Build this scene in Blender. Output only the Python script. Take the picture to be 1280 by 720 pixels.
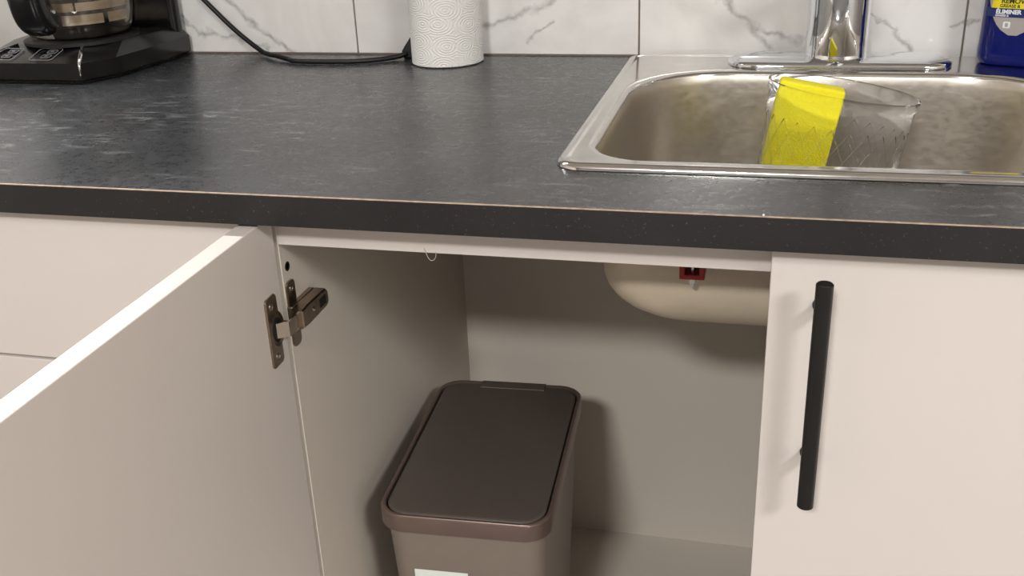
import bpy, bmesh, math, random
from mathutils import Vector, Matrix

random.seed(7)
for o in list(bpy.data.objects):
    bpy.data.objects.remove(o, do_unlink=True)
S = bpy.context.scene
C = S.collection
H = 0.9          # worktop height above the floor; shapes below are written with z = 0 on the worktop

# ------------------------------------------------------------------ camera
cam_d = bpy.data.cameras.new('camera')
cam = bpy.data.objects.new('camera', cam_d)
C.objects.link(cam)
cam_d.sensor_fit = 'HORIZONTAL'
cam_d.sensor_width = 36.0
cam_d.lens = 1275.0 / 1280.0 * 36.0
cam_d.clip_start = 0.02
R_ = Vector((0.97011568, 0.23954537, -0.03864686))
U_ = Vector((-0.06077126, 0.39406745, 0.91707017))
F_ = Vector((-0.23490938, 0.88731554, -0.39684848))
m = Matrix.Identity(4)
for i in range(3):
    m[i][0], m[i][1], m[i][2] = R_[i], U_[i], -F_[i]
m.translation = Vector((0, -0.76523, 0.26885 + H))
cam.matrix_world = m
S.camera = cam

# ------------------------------------------------------------------ world, exposure
w = bpy.data.worlds.new('world')
S.world = w
w.use_nodes = True
w.node_tree.nodes['Background'].inputs[0].default_value = (1.0, 0.95, 0.9, 1)
w.node_tree.nodes['Background'].inputs[1].default_value = 0.05
S.view_settings.view_transform = 'Standard'
S.view_settings.look = 'None'
S.view_settings.exposure = 0.06
S.view_settings.gamma = 1.0
S.view_settings.use_curve_mapping = False

LAMPS = [  # x, y, power (W), radius of the ceiling lamps
    (-0.30, -2.45, 78.0, 0.2),
    (1.5, -1.9, 50.0, 0.32),
]
LED_POWER = 9.0      # strip light under the wall cabinets
LIGHT_COL = (1.0, 0.98, 0.96)
LED_COL = (1.0, 0.985, 0.965)

# ------------------------------------------------------------------ materials
def lin(c):
    return tuple(((v / 255) / 12.92 if v / 255 <= 0.04045 else (((v / 255) + 0.055) / 1.055) ** 2.4) for v in c)

def nmat(name):
    mt = bpy.data.materials.new(name)
    mt.use_nodes = True
    nt = mt.node_tree
    b = nt.nodes['Principled BSDF']
    return mt, nt, b

def N(nt, kind, **kw):
    n = nt.nodes.new(kind)
    for k, v in kw.items():
        if k in ('op', 'operation'):
            n.operation = v
        else:
            setattr(n, k, v)
    return n

def coords(nt, scale=(1, 1, 1), obj=True, rot=(0, 0, 0)):
    tc = N(nt, 'ShaderNodeTexCoord')
    mp = N(nt, 'ShaderNodeMapping')
    mp.inputs['Scale'].default_value = scale
    mp.inputs['Rotation'].default_value = rot
    nt.links.new(tc.outputs['Object'], mp.inputs['Vector'])
    return mp.outputs['Vector']

def noise(nt, vec, scale, detail=4, rough=0.5, dist=0.0):
    n = N(nt, 'ShaderNodeTexNoise')
    n.inputs['Scale'].default_value = scale
    n.inputs['Detail'].default_value = detail
    n.inputs['Roughness'].default_value = rough
    n.inputs['Distortion'].default_value = dist
    if vec is not None:
        nt.links.new(vec, n.inputs['Vector'])
    return n.outputs['Fac']

def ramp(nt, fac, stops):
    r = N(nt, 'ShaderNodeValToRGB')
    e = r.color_ramp.elements
    while len(e) < len(stops):
        e.new(0.5)
    for k, (p, c) in enumerate(stops):
        e[k].position = p
        e[k].color = (*c, 1) if len(c) == 3 else c
    nt.links.new(fac, r.inputs['Fac'])
    return r.outputs['Color']

def mixc(nt, fac, a, b, blend='MIX'):
    n = N(nt, 'ShaderNodeMix', data_type='RGBA', blend_type=blend)
    for s, v in ((n.inputs[0], fac), (n.inputs[6], a), (n.inputs[7], b)):
        if hasattr(v, 'links') or hasattr(v, 'is_output'):
            nt.links.new(v, s)
        else:
            s.default_value = v if isinstance(v, float) else (*v, 1)
    return n.outputs[2]

def bump(nt, b, height, strength=0.2, dist=0.001):
    n = N(nt, 'ShaderNodeBump')
    n.inputs['Strength'].default_value = strength
    n.inputs['Distance'].default_value = dist
    nt.links.new(height, n.inputs['Height'])
    nt.links.new(n.outputs['Normal'], b.inputs['Normal'])

def simple(name, rgb, rough=0.5, metal=0.0, var=0.06, vscale=30.0, bmp=0.0, bscale=400.0, coat=0.0, spec=0.5, emit=None, estr=0.0):
    mt, nt, b = nmat(name)
    c = lin(rgb)
    v = coords(nt)
    f = noise(nt, v, vscale, 5)
    col = ramp(nt, f, [(0.3, tuple(x * (1 - var) for x in c)), (0.7, tuple(min(1, x * (1 + var)) for x in c))])
    nt.links.new(col, b.inputs['Base Color'])
    b.inputs['Roughness'].default_value = rough
    b.inputs['Metallic'].default_value = metal
    b.inputs['Specular IOR Level'].default_value = spec
    b.inputs['Coat Weight'].default_value = coat
    if bmp:
        bump(nt, b, noise(nt, v, bscale, 3), bmp, 0.0004)
    if emit:
        b.inputs['Emission Color'].default_value = (*emit, 1)
        b.inputs['Emission Strength'].default_value = estr
    return mt

M = {}
M['melamine'] = simple('white_melamine', (216, 208, 202), 0.42, var=0.012, vscale=6, bmp=0.05, bscale=900)
M['inside'] = simple('cabinet_melamine', (211, 203, 192), 0.5, var=0.012, vscale=6, bmp=0.05, bscale=900)
M['wall'] = simple('wall_paint', (226, 219, 208), 0.7, var=0.02, vscale=4)
M['wall_dark'] = simple('grey_wall_paint', (112, 109, 106), 0.7, var=0.02, vscale=4)
M['ceil'] = simple('ceiling_paint', (238, 235, 230), 0.8, var=0.01, vscale=4)
M['grout'] = simple('grout', (128, 116, 106), 0.85, var=0.12, vscale=60)
M['caulk'] = simple('caulk_line', (112, 98, 88), 0.6, var=0.15, vscale=60)
M['black_metal'] = simple('matte_black_metal', (22, 21, 21), 0.42, var=0.1, vscale=60, bmp=0.05)
M['black_plastic'] = simple('gloss_black_plastic', (17, 16, 16), 0.16, var=0.1, vscale=20)
M['black_matte'] = simple('black_plastic_matte', (16, 15, 15), 0.5, var=0.1, vscale=30)
M['rubber'] = simple('black_rubber_cord', (13, 13, 14), 0.5, var=0.1, vscale=80)
M['chrome'] = simple('chrome', (232, 234, 238), 0.04, 1.0, var=0.01, vscale=5)
M['nickel'] = simple('dark_nickel', (160, 146, 130), 0.3, 1.0, var=0.1, vscale=120, bmp=0.05)
M['nickel_bright'] = simple('bright_nickel', (214, 204, 190), 0.25, 1.0, var=0.05, vscale=120)
M['screw'] = simple('screw_steel', (205, 205, 205), 0.25, 1.0, var=0.05, vscale=100)
M['hole'] = simple('dark_hole', (9, 8, 8), 0.7)
M['bin_lid'] = simple('bin_lid_plastic', (78, 70, 65), 0.42, var=0.03, vscale=40, bmp=0.12, bscale=1200)
M['bin_body'] = simple('bin_body_plastic', (128, 116, 106), 0.5, var=0.02, vscale=40, bmp=0.1, bscale=1200)
M['bin_rim'] = simple('bin_rim_bronze', (122, 104, 97), 0.36, 0.6, var=0.03, vscale=40)
M['sticker'] = simple('paper_sticker', (222, 230, 222), 0.55, var=0.02)
M['steel_coat'] = simple('undercoat_beige', (206, 192, 172), 0.55, var=0.04, vscale=30, bmp=0.3, bscale=300)
M['red'] = simple('red_plastic', (150, 28, 24), 0.4, var=0.05)
M['edge_seam'] = simple('edge_seam_tan', (172, 152, 132), 0.6, var=0.22, vscale=160)
M['beige_reflection'] = simple('painted_reflection', (190, 172, 148), 0.4, 0.3, var=0.12, vscale=60)  # beige tone of the room reflections painted into the carafe
M['grey_line'] = simple('panel_print_grey', (150, 152, 155), 0.4, var=0.05)
M['thread'] = simple('pale_thread', (190, 180, 165), 0.8)
M['floor'] = simple('floor_vinyl', (112, 107, 102), 0.45, var=0.12, vscale=8)
M['label_yellow'] = simple('label_yellow', (238, 220, 40), 0.4, var=0.03)
M['label_navy'] = simple('label_navy', (26, 44, 110), 0.35, var=0.05)
M['label_grey'] = simple('label_grey', (172, 166, 162), 0.4, var=0.05)
M['ink_dark'] = simple('ink_dark', (40, 44, 30), 0.5)
M['ink_white'] = simple('ink_white', (232, 236, 240), 0.5)
M['white_plastic'] = simple('white_plastic', (236, 236, 234), 0.4, var=0.01)

def m_counter(name, edge=False):
    mt, nt, b = nmat(name)
    v = coords(nt)
    cloud = noise(nt, v, 4.0, 6, 0.6, 0.4)
    if edge:
        base = ramp(nt, cloud, [(0.3, lin((27, 25, 26))), (0.7, lin((48, 46, 47)))])
    else:
        base = ramp(nt, cloud, [(0.3, lin((34, 36, 39))), (0.5, lin((47, 49, 52))), (0.72, lin((66, 68, 71)))])
    fine = noise(nt, v, 120.0, 4, 0.65)
    base = mixc(nt, 0.2, base, ramp(nt, fine, [(0.3, (0.0, 0.0, 0.0)), (0.7, (0.13, 0.13, 0.135))]), 'OVERLAY')
    # pale brushed scratches in the slate print, in two directions
    out = base
    for rz, sc, lo, hi, seed in ((-0.95, (14, 62, 9), 0.565, 0.72, 0.0), (-0.45, (16, 60, 9), 0.575, 0.72, 3.3)):
        sv = coords(nt, sc, rot=(0, 0, rz))
        ad = N(nt, 'ShaderNodeVectorMath', operation='ADD')
        ad.inputs[1].default_value = (seed, seed, 0)
        nt.links.new(sv, ad.inputs[0])
        st = noise(nt, ad.outputs[0], 1.6 if not edge else 4.0, 6, 0.62, 0.8)
        msk = noise(nt, v, 7.0, 3)
        f1 = ramp(nt, st, [(lo, (0, 0, 0)), (hi, (1, 1, 1))])
        f2 = ramp(nt, msk, [(0.42, (0, 0, 0)), (0.64, (0.55, 0.55, 0.55))])
        mu = N(nt, 'ShaderNodeMath', operation='MULTIPLY')
        nt.links.new(f1, mu.inputs[0]); nt.links.new(f2, mu.inputs[1])
        if not edge:
            out = mixc(nt, mu.outputs[0], out, lin((160, 160, 160)))
    if edge:
        sp = noise(nt, v, 420.0, 2, 0.5)
        out = mixc(nt, ramp(nt, sp, [(0.66, (0, 0, 0)), (0.80, (0.28, 0.28, 0.28))]), out, lin((150, 142, 138)))
    nt.links.new(out, b.inputs['Base Color'])
    b.inputs['Roughness'].default_value = 0.34 if not edge else 0.5
    rr = ramp(nt, fine, [(0.3, (0.24, 0.24, 0.24)), (0.7, (0.34, 0.34, 0.34))])
    if not edge:
        nt.links.new(rr, b.inputs['Roughness'])
    b.inputs['Specular IOR Level'].default_value = 0.8 if not edge else 0.4
    bump(nt, b, fine, 0.05, 0.0005)
    return mt
M['counter'] = m_counter('slate_laminate')
M['counter_edge'] = m_counter('slate_laminate_edge', True)

VEINS = [(-0.7857, 0.0775, -0.7486, 0.0405, .0030), (-0.7486, 0.0405, -0.6897, -0.0002, .0022),
         (-0.8729, 0.057, -0.8427, 0.031, .0016), (-0.8427, 0.031, -0.7751, 0.0217, .0026),
         (-0.7751, 0.0217, -0.7317, 0.0054, .0015), (-0.0706, 0.0737, -0.0299, 0.0407, .0024),
         (-0.0299, 0.0407, -0.0055, 0.0096, .0030), (-0.0299, 0.0407, 0.0345, 0.0202, .0026),
         (0.1474, 0.0378, 0.1681, 0.0065, .0022), (-0.3946, 0.0406, -0.3091, 0.0664, .0024),
         (-0.3331, 0.0209, -0.2984, 0.045, .0014), (0.114, 0.0528, 0.1474, 0.0378, .0012),
         (0.2156, 0.0408, 0.2448, 0.0467, .0012), (-0.85, 0.17, -0.7857, 0.0775, .003),
         (-0.3091, 0.0664, -0.22, 0.15, .003), (-0.16, 0.18, -0.0706, 0.0737, .003)]
def m_tile():
    mt, nt, b = nmat('marble_tile')
    ge = N(nt, 'ShaderNodeNewGeometry')
    sub = N(nt, 'ShaderNodeVectorMath', operation='SUBTRACT')
    sub.inputs[1].default_value = (0, 0.637, H)
    nt.links.new(ge.outputs['Position'], sub.inputs[0])
    nz = N(nt, 'ShaderNodeTexNoise'); nz.inputs['Scale'].default_value = 45; nz.inputs['Detail'].default_value = 6
    nt.links.new(sub.outputs[0], nz.inputs['Vector'])
    off = N(nt, 'ShaderNodeVectorMath', operation='MULTIPLY_ADD')
    off.inputs[1].default_value = (0.028, 0.0, 0.028); off.inputs[2].default_value = (-0.014, 0, -0.014)
    nt.links.new(nz.outputs['Color'], off.inputs[0])
    P = N(nt, 'ShaderNodeVectorMath', operation='ADD')
    nt.links.new(sub.outputs[0], P.inputs[0]); nt.links.new(off.outputs[0], P.inputs[1])
    flat = N(nt, 'ShaderNodeVectorMath', operation='MULTIPLY'); flat.inputs[1].default_value = (1, 0, 1)
    nt.links.new(P.outputs[0], flat.inputs[0])
    tot = None
    for (x0, z0, x1, z1, wd) in VEINS:
        ba = Vector((x1 - x0, 0, z1 - z0)); L2 = ba.length_squared
        pa = N(nt, 'ShaderNodeVectorMath', operation='SUBTRACT'); pa.inputs[1].default_value = (x0, 0, z0)
        nt.links.new(flat.outputs[0], pa.inputs[0])
        dt = N(nt, 'ShaderNodeVectorMath', operation='DOT_PRODUCT'); dt.inputs[1].default_value = ba / L2
        nt.links.new(pa.outputs[0], dt.inputs[0])
        cl = N(nt, 'ShaderNodeClamp'); nt.links.new(dt.outputs['Value'], cl.inputs[0])
        sc = N(nt, 'ShaderNodeVectorMath', operation='SCALE'); sc.inputs[0].default_value = ba
        nt.links.new(cl.outputs[0], sc.inputs['Scale'])
        df = N(nt, 'ShaderNodeVectorMath', operation='DISTANCE')
        nt.links.new(pa.outputs[0], df.inputs[0]); nt.links.new(sc.outputs[0], df.inputs[1])
        mr = N(nt, 'ShaderNodeMapRange')
        mr.inputs['From Min'].default_value = wd * 0.1; mr.inputs['From Max'].default_value = wd * 2.4
        mr.inputs['To Min'].default_value = 1.0; mr.inputs['To Max'].default_value = 0.0
        nt.links.new(df.outputs['Value'], mr.inputs['Value'])
        if tot is None:
            tot = mr.outputs[0]
        else:
            mx = N(nt, 'ShaderNodeMath', operation='MAXIMUM')
            nt.links.new(tot, mx.inputs[0]); nt.links.new(mr.outputs[0], mx.inputs[1]); tot = mx.outputs[0]
    br = noise(nt, sub.outputs[0], 70, 4)
    mk = ramp(nt, br, [(0.3, (0.25, 0.25, 0.25)), (0.65, (0.8, 0.8, 0.8))])
    mu = N(nt, 'ShaderNodeMath', operation='MULTIPLY'); nt.links.new(tot, mu.inputs[0]); nt.links.new(mk, mu.inputs[1])
    cl2 = noise(nt, sub.outputs[0], 9, 5, 0.55, 0.6)
    base = ramp(nt, cl2, [(0.35, lin((226, 224, 222))), (0.62, lin((242, 241, 239)))])
    col = mixc(nt, mu.outputs[0], base, lin((158, 155, 153)))
    nt.links.new(col, b.inputs['Base Color'])
    b.inputs['Roughness'].default_value = 0.12
    bump(nt, b, noise(nt, sub.outputs[0], 14, 2), 0.05, 0.002)
    return mt
M['tile'] = m_tile()

def m_steel(name, rough, brush=(60, 60, 60), col=(196, 192, 187), aniso=0.0, bs=0.02):
    mt, nt, b = nmat(name)
    v = coords(nt, brush)
    f = noise(nt, v, 3.0, 5, 0.6)
    c = lin(col)
    nt.links.new(ramp(nt, f, [(0.3, tuple(x * 0.94 for x in c)), (0.7, tuple(x * 1.04 for x in c))]), b.inputs['Base Color'])
    nt.links.new(ramp(nt, f, [(0.3, (rough * 0.85,) * 3), (0.7, (rough * 1.15,) * 3)]), b.inputs['Roughness'])
    b.inputs['Metallic'].default_value = 1.0
    bump(nt, b, f, bs, 0.0006)
    return mt
M['steel_rim'] = m_steel('polished_steel', 0.13, (20, 20, 20), bs=0.006, col=(216, 214, 211))
M['steel_bowl'] = m_steel('brushed_steel', 0.36, (30, 30, 60), (204, 198, 189), bs=0.005)

def m_glass(name, col=(1, 1, 1), rough=0.0, ior=1.45):
    mt, nt, b = nmat(name)
    v = coords(nt)
    f = noise(nt, v, 25, 3)
    nt.links.new(ramp(nt, f, [(0.2, tuple(x * 0.98 for x in col)), (0.8, col)]), b.inputs['Base Color'])
    b.inputs['Roughness'].default_value = rough
    b.inputs['IOR'].default_value = ior
    b.inputs['Transmission Weight'].default_value = 1.0
    return mt
M['clear'] = m_glass('clear_plastic', (0.97, 0.97, 0.985), 0.02, 1.22)
M['glass'] = m_glass('carafe_glass', (0.85, 0.83, 0.8), 0.0, 1.45)
M['blue_liquid'] = m_glass('blue_bottle', (0.006, 0.014, 0.19), 0.06, 1.4)
M['blue_liquid'].node_tree.nodes['Principled BSDF'].inputs['Transmission Weight'].default_value = 0.35

def m_sponge():
    mt, nt, b = nmat('yellow_sponge')
    v = coords(nt)
    f = noise(nt, v, 40, 5, 0.6)
    nt.links.new(ramp(nt, f, [(0.3, lin((250, 234, 24))), (0.72, lin((255, 247, 60)))]), b.inputs['Base Color'])
    b.inputs['Roughness'].default_value = 0.85
    vo = N(nt, 'ShaderNodeTexVoronoi'); vo.inputs['Scale'].default_value = 420
    nt.links.new(v, vo.inputs['Vector'])
    bump(nt, b, vo.outputs['Distance'], 0.4, 0.001)
    b.inputs['Subsurface Weight'].default_value = 0.15
    b.inputs['Subsurface Radius'].default_value = (0.01, 0.01, 0.004)
    return mt
M['sponge'] = m_sponge()

def m_towel():
    mt, nt, b = nmat('embossed_paper')
    uv = N(nt, 'ShaderNodeUVMap')
    mp = N(nt, 'ShaderNodeMapping'); mp.inputs['Scale'].default_value = (1, 1.5, 1)
    nt.links.new(uv.outputs[0], mp.inputs['Vector'])
    vo = N(nt, 'ShaderNodeTexVoronoi'); vo.inputs['Scale'].default_value = 7.5; vo.inputs['Randomness'].default_value = 0.7
    vo.voronoi_dimensions = '2D'
    nt.links.new(mp.outputs[0], vo.inputs['Vector'])
    mu = N(nt, 'ShaderNodeMath', operation='MULTIPLY'); mu.inputs[1].default_value = 52.0
    nt.links.new(vo.outputs['Distance'], mu.inputs[0])
    sn = N(nt, 'ShaderNodeMath', operation='SINE'); nt.links.new(mu.outputs[0], sn.inputs[0])
    b.inputs['Base Color'].default_value = (*lin((236, 235, 232)), 1)
    b.inputs['Roughness'].default_value = 0.9
    b.inputs['Subsurface Weight'].default_value = 0.1
    b.inputs['Subsurface Radius'].default_value = (0.004, 0.004, 0.004)
    bump(nt, b, sn.outputs[0], 0.45, 0.0008)
    return mt
M['towel'] = m_towel()

def m_emit(name, col, s):
    mt, nt, b = nmat(name)
    b.inputs['Base Color'].default_value = (0.9, 0.9, 0.9, 1)
    b.inputs['Emission Color'].default_value = (*col, 1)
    b.inputs['Emission Strength'].default_value = s
    return mt
M['diffuser'] = m_emit('lamp_diffuser', LIGHT_COL, 6.0)
M['led'] = m_emit('led_diffuser', LED_COL, 3.0)

# ------------------------------------------------------------------ mesh helpers
ORG = {}
def put(name, bm, mat, parent=None, smooth=False, org=None, angle=None):
    """bmesh written in counter coordinates -> ONE mesh object"""
    bmesh.ops.recalc_face_normals(bm, faces=bm.faces)
    if parent is not None:
        o0 = ORG[parent.name]
    elif org is not None:
        o0 = Vector(org)
    else:
        xs = [v.co for v in bm.verts]
        lo = Vector([min(v[i] for v in xs) for i in range(3)]); hi = Vector([max(v[i] for v in xs) for i in range(3)])
        o0 = Vector(((lo.x + hi.x) / 2, (lo.y + hi.y) / 2, lo.z))
    for v in bm.verts:
        v.co -= o0
    me = bpy.data.meshes.new(name)
    bm.to_mesh(me); bm.free()
    if smooth:
        for p in me.polygons:
            p.use_smooth = True
        if angle:
            me.set_sharp_from_angle(angle=math.radians(angle))
    me.materials.append(M[mat] if isinstance(mat, str) else mat)
    o = bpy.data.objects.new(name, me)
    C.objects.link(o)
    if parent is not None:
        o.parent = parent
    else:
        o.location = o0 + Vector((0, 0, H))
    ORG[o.name] = o0
    return o

def root(name, loc, rotz=0.0, local=False):
    o = bpy.data.objects.new(name, None)
    C.objects.link(o)
    o.empty_display_size = 0.05
    o.location = Vector(loc) + Vector((0, 0, H))
    o.rotation_euler = (0, 0, rotz)
    ORG[o.name] = Vector((0, 0, 0)) if local else Vector(loc)
    return o

def tag(o, label=None, cat=None, group=None, kind=None):
    if label: o['label'] = label
    if cat: o['category'] = cat
    if group: o['group'] = group
    if kind: o['kind'] = kind
    return o

def box(bm, lo, hi, bev=0.0, seg=2):
    g = bmesh.ops.create_cube(bm, size=1.0)
    vs = g['verts']
    for v in vs:
        v.co = Vector([lo[i] + (v.co[i] + 0.5) * (hi[i] - lo[i]) for i in range(3)])
    if bev:
        es = {e for v in vs for e in v.link_edges}
        bmesh.ops.bevel(bm, geom=list(es), offset=bev, segments=seg, profile=0.5, affect='EDGES')
    return vs

def bx(lo, hi, bev=0.0, seg=2):
    bm = bmesh.new(); box(bm, lo, hi, bev, seg); return bm

def loft(bm, loops, cap0=True, cap1=True, closed=True):
    rows = [[bm.verts.new(p) for p in lp] for lp in loops]
    n = len(rows[0])
    for a, b in zip(rows, rows[1:]):
        for i in range(n if closed else n - 1):
            j = (i + 1) % n
            bm.faces.new((a[i], a[j], b[j], b[i]))
    if cap0: bm.faces.new(rows[0][::-1])
    if cap1: bm.faces.new(rows[-1])
    return rows

def rrect(x0, x1, y0, y1, r, z, n=8, r2=None):
    """rounded rectangle loop; r front corners, r2 back corners"""
    r2 = r if r2 is None else r2
    pts = []
    for cx, cy, a0, rr in ((x1 - r, y0 + r, -90, r), (x1 - r2, y1 - r2, 0, r2), (x0 + r2, y1 - r2, 90, r2), (x0 + r, y0 + r, 180, r)):
        for k in range(n + 1):
            a = math.radians(a0 + 90 * k / n)
            pts.append((cx + rr * math.cos(a), cy + rr * math.sin(a), z))
    return pts

def lathe(bm, prof, c=(0, 0, 0), n=40, axis='z', cap0=False, cap1=False):
    loops = []
    for r, h in prof:
        lp = []
        for k in range(n):
            a = 2 * math.pi * k / n
            p = Vector((r * math.cos(a), r * math.sin(a), h))
            if axis == 'y': p = Vector((p.x, p.z, p.y))
            if axis == 'x': p = Vector((p.z, p.x, p.y))
            lp.append(p + Vector(c))
        loops.append(lp)
    return loft(bm, loops, cap0, cap1)

def tube(bm, pts, rad, n=10, flat=None, caps=True):
    pts = [Vector(p) for p in pts]
    loops = []
    prev = None
    for i, p in enumerate(pts):
        t = (pts[min(i + 1, len(pts) - 1)] - pts[max(i - 1, 0)]).normalized()
        if prev is None:
            u = t.cross(Vector((0, 0, 1)))
            if u.length < 1e-3: u = t.cross(Vector((1, 0, 0)))
        else:
            u = prev - t * prev.dot(t)
        u.normalize(); prev = u
        v = t.cross(u)
        r = rad[i] if isinstance(rad, (list, tuple)) else rad
        fl = 1.0 if flat is None else flat
        loops.append([p + (u * math.cos(2 * math.pi * k / n) * r * fl + v * math.sin(2 * math.pi * k / n) * r) for k in range(n)])
    return loft(bm, loops, caps, caps)

def spline(pts, k=8):
    pts = [Vector(p) for p in pts]
    out = []
    P = [pts[0] * 2 - pts[1]] + pts + [pts[-1] * 2 - pts[-2]]
    for i in range(1, len(P) - 2):
        for s in range(k):
            t = s / k
            a, b, c, d = P[i - 1], P[i], P[i + 1], P[i + 2]
            out.append(0.5 * ((2 * b) + (c - a) * t + (2 * a - 5 * b + 4 * c - d) * t * t + (3 * b - a - 3 * c + d) * t ** 3))
    out.append(pts[-1])
    return out

def screw(name, c, r, parent, axis='x', mat='screw', h=0.0012):
    bm = bmesh.new()
    lathe(bm, [(r, 0), (r, h * 0.5), (r * 0.75, h), (r * 0.3, h * 0.9), (r * 0.25, h * 0.4)], c, 16, axis, True, True)
    return put(name, bm, mat, parent, True, angle=40)

# ------------------------------------------------------------------ the room
XL, XR, YF, YB, ZC, ZF = -2.1, 2.4, -3.6, 0.645, 1.55, -H
tag(put('floor', bx((XL, YF, ZF - 0.05), (XR, YB, ZF)), 'floor'), kind='structure')
tag(put('ceiling', bx((XL, YF, ZC), (XR, YB, ZC + 0.05)), 'ceil'), kind='structure')
tag(put('wall_left', bx((XL - 0.05, YF, ZF), (XL, YB, ZC)), 'wall'), kind='structure')
tag(put('wall_right', bx((XR, YF, ZF), (XR + 0.05, YB, ZC)), 'wall'), kind='structure')
tag(put('wall_front', bx((XL, YF - 0.05, ZF), (XR, YF, ZC)), 'wall_dark'), kind='structure')
wall = tag(put('wall_back', bx((XL, YB, ZF), (XR, YB + 0.06, ZC)), 'wall'), kind='structure')
# glazed marble tiles of the splashback
G = put('grout_bed', bx((-1.42, 0.6395, 0.0), (1.06, 0.6449, 0.60)), 'grout', wall)
tm = None
for r in range(3):
    for k in range(-2, 4):
        x0 = -0.5883 + 0.4097 * k - 0.4097
        z0 = 0.0015 + r * 0.2
        if tm is None:
            bm = bx((x0 + 0.0012, 0.637, z0), (x0 + 0.4085, 0.6449, z0 + 0.198), 0.0008, 2)
            t = put('tile', bm, 'tile', wall); tm = (t, x0, z0)
        else:
            t = tm[0].copy(); C.objects.link(t); t.parent = wall
            t.location = tm[0].location + Vector((x0 - tm[1], 0, z0 - tm[2]))
tag(put('trim_1', bx((-1.42, 0.6325, 0.0), (1.06, 0.637, 0.0016)), 'caulk'), kind='structure')

# ------------------------------------------------------------------ ceiling lamps
for i, (lx, ly, pw, rad) in enumerate(LAMPS):
    lr = root('ceiling_lamp', (lx, ly, ZC - 0.06))
    tag(lr, ['round white ceiling lamp behind the viewer, nearer the left', 'round white ceiling lamp behind the viewer, nearer the right'][i], 'lamp', 'round ceiling lamps')
    bm = bmesh.new(); lathe(bm, [(0.10, 0.06), (rad + 0.012, 0.058), (rad + 0.012, 0.03), (rad, 0.03)], (lx, ly, ZC - 0.06), 40, cap0=True)
    put('lamp_base', bm, 'white_plastic', lr, True, angle=40)
    bm = bmesh.new(); lathe(bm, [(rad, 0.03), (rad * 0.97, 0.02), (rad * 0.8, 0.012), (rad * 0.4, 0.008), (0.01, 0.007)], (lx, ly, ZC - 0.06), 40, cap1=True)
    put('lamp_diffuser', bm, 'diffuser', lr, True)
    ld = bpy.data.lights.new('ceiling_lamp_light', 'AREA')
    ld.shape = 'DISK'; ld.size = rad * 2; ld.energy = pw; ld.color = LIGHT_COL
    lo = bpy.data.objects.new('ceiling_lamp_light', ld); C.objects.link(lo)
    lo.parent = lr; lo.location = (0, 0, -0.004)

# wall cabinet with a strip light, above the picture
uc = root('wall_cabinet', (-0.15, 0.635, 0.53))
tag(uc, 'white wall cabinet row hanging above the splashback', 'cabinet')
put('body', bx((-1.30, 0.315, 0.53), (1.0, 0.6365, 1.23), 0.001), 'melamine', uc)
for k in range(4):
    d = put('door', bx((-1.30 + k * 0.575 + 0.002, 0.296, 0.532), (-1.30 + (k + 1) * 0.575 - 0.002, 0.314, 1.228), 0.001), 'melamine', uc)
lb = root('strip_light', (-0.94, 0.335, 0.515))
tag(lb, 'slim white strip light under the wall cabinet', 'lamp')
bm = bmesh.new()
sec = [(0.350, 0.5295), (0.3165, 0.5295), (0.3155, 0.526), (0.330, 0.505), (0.335, 0.505)]
loft(bm, [[(x, y, zz) for y, zz in sec] for x in (-1.28, -0.60)])
put('housing', bm, 'white_plastic', lb)
bm = bmesh.new()
sec = [(0.3153, 0.5248), (0.3283, 0.5061), (0.3271, 0.5053), (0.3141, 0.5240)]
loft(bm, [[(x, y, zz) for y, zz in sec] for x in (-1.27, -0.61)])
put('diffuser', bm, 'led', lb)
ld = bpy.data.lights.new('strip_light_source', 'AREA')
ld.shape = 'RECTANGLE'; ld.size = 0.64; ld.size_y = 0.02; ld.energy = LED_POWER; ld.color = LED_COL
lo = bpy.data.objects.new('strip_light_source', ld); C.objects.link(lo)
lo.parent = lb; lo.location = (0.0, -0.021, -0.002); lo.rotation_euler = (math.radians(-58), 0, 0)   # angled profile: shines towards the room

# ------------------------------------------------------------------ worktop
T = 0.0282
CX0, CX1, CY1 = -1.40, 1.00, 0.6365
HX0, HX1, HY0, HY1 = -0.172, 0.328, 0.118, 0.600
ct = root('countertop', ((CX0 + CX1) / 2, 0.3, -T))
tag(ct, 'dark slate-look laminate worktop with scratches and a tan edge seam', 'countertop')
bm = bmesh.new()
def ring(z):
    o = [bm.verts.new(p) for p in ((CX0, 0.0006, z), (CX1, 0.0006, z), (CX1, CY1, z), (CX0, CY1, z))]
    i = [bm.verts.new(p) for p in ((HX0, HY0, z), (HX1, HY0, z), (HX1, HY1, z), (HX0, HY1, z))]
    return o, i
to, ti = ring(0.0); bo, bi = ring(-T)
for k in range(4):
    j = (k + 1) % 4
    bm.faces.new((to[k], to[j], ti[j], ti[k])); bm.faces.new((bo[k], bi[k], bi[j], bo[j]))
    bm.faces.new((to[k], bo[k], bo[j], to[j])); bm.faces.new((ti[k], ti[j], bi[j], bi[k]))
put('slab', bm, 'counter', ct)
eb = put('edge_band', bx((CX0, -0.0006, -T), (CX1, 0.0006, -0.0006)), 'counter_edge', ct)
put('edge_seam', bx((CX0, -0.0005, -0.0012), (CX1, 0.0014, 0.00025), 0.0002, 1), 'edge_seam', ct)['label'] = 'thin tan seam along the front edge'

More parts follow.
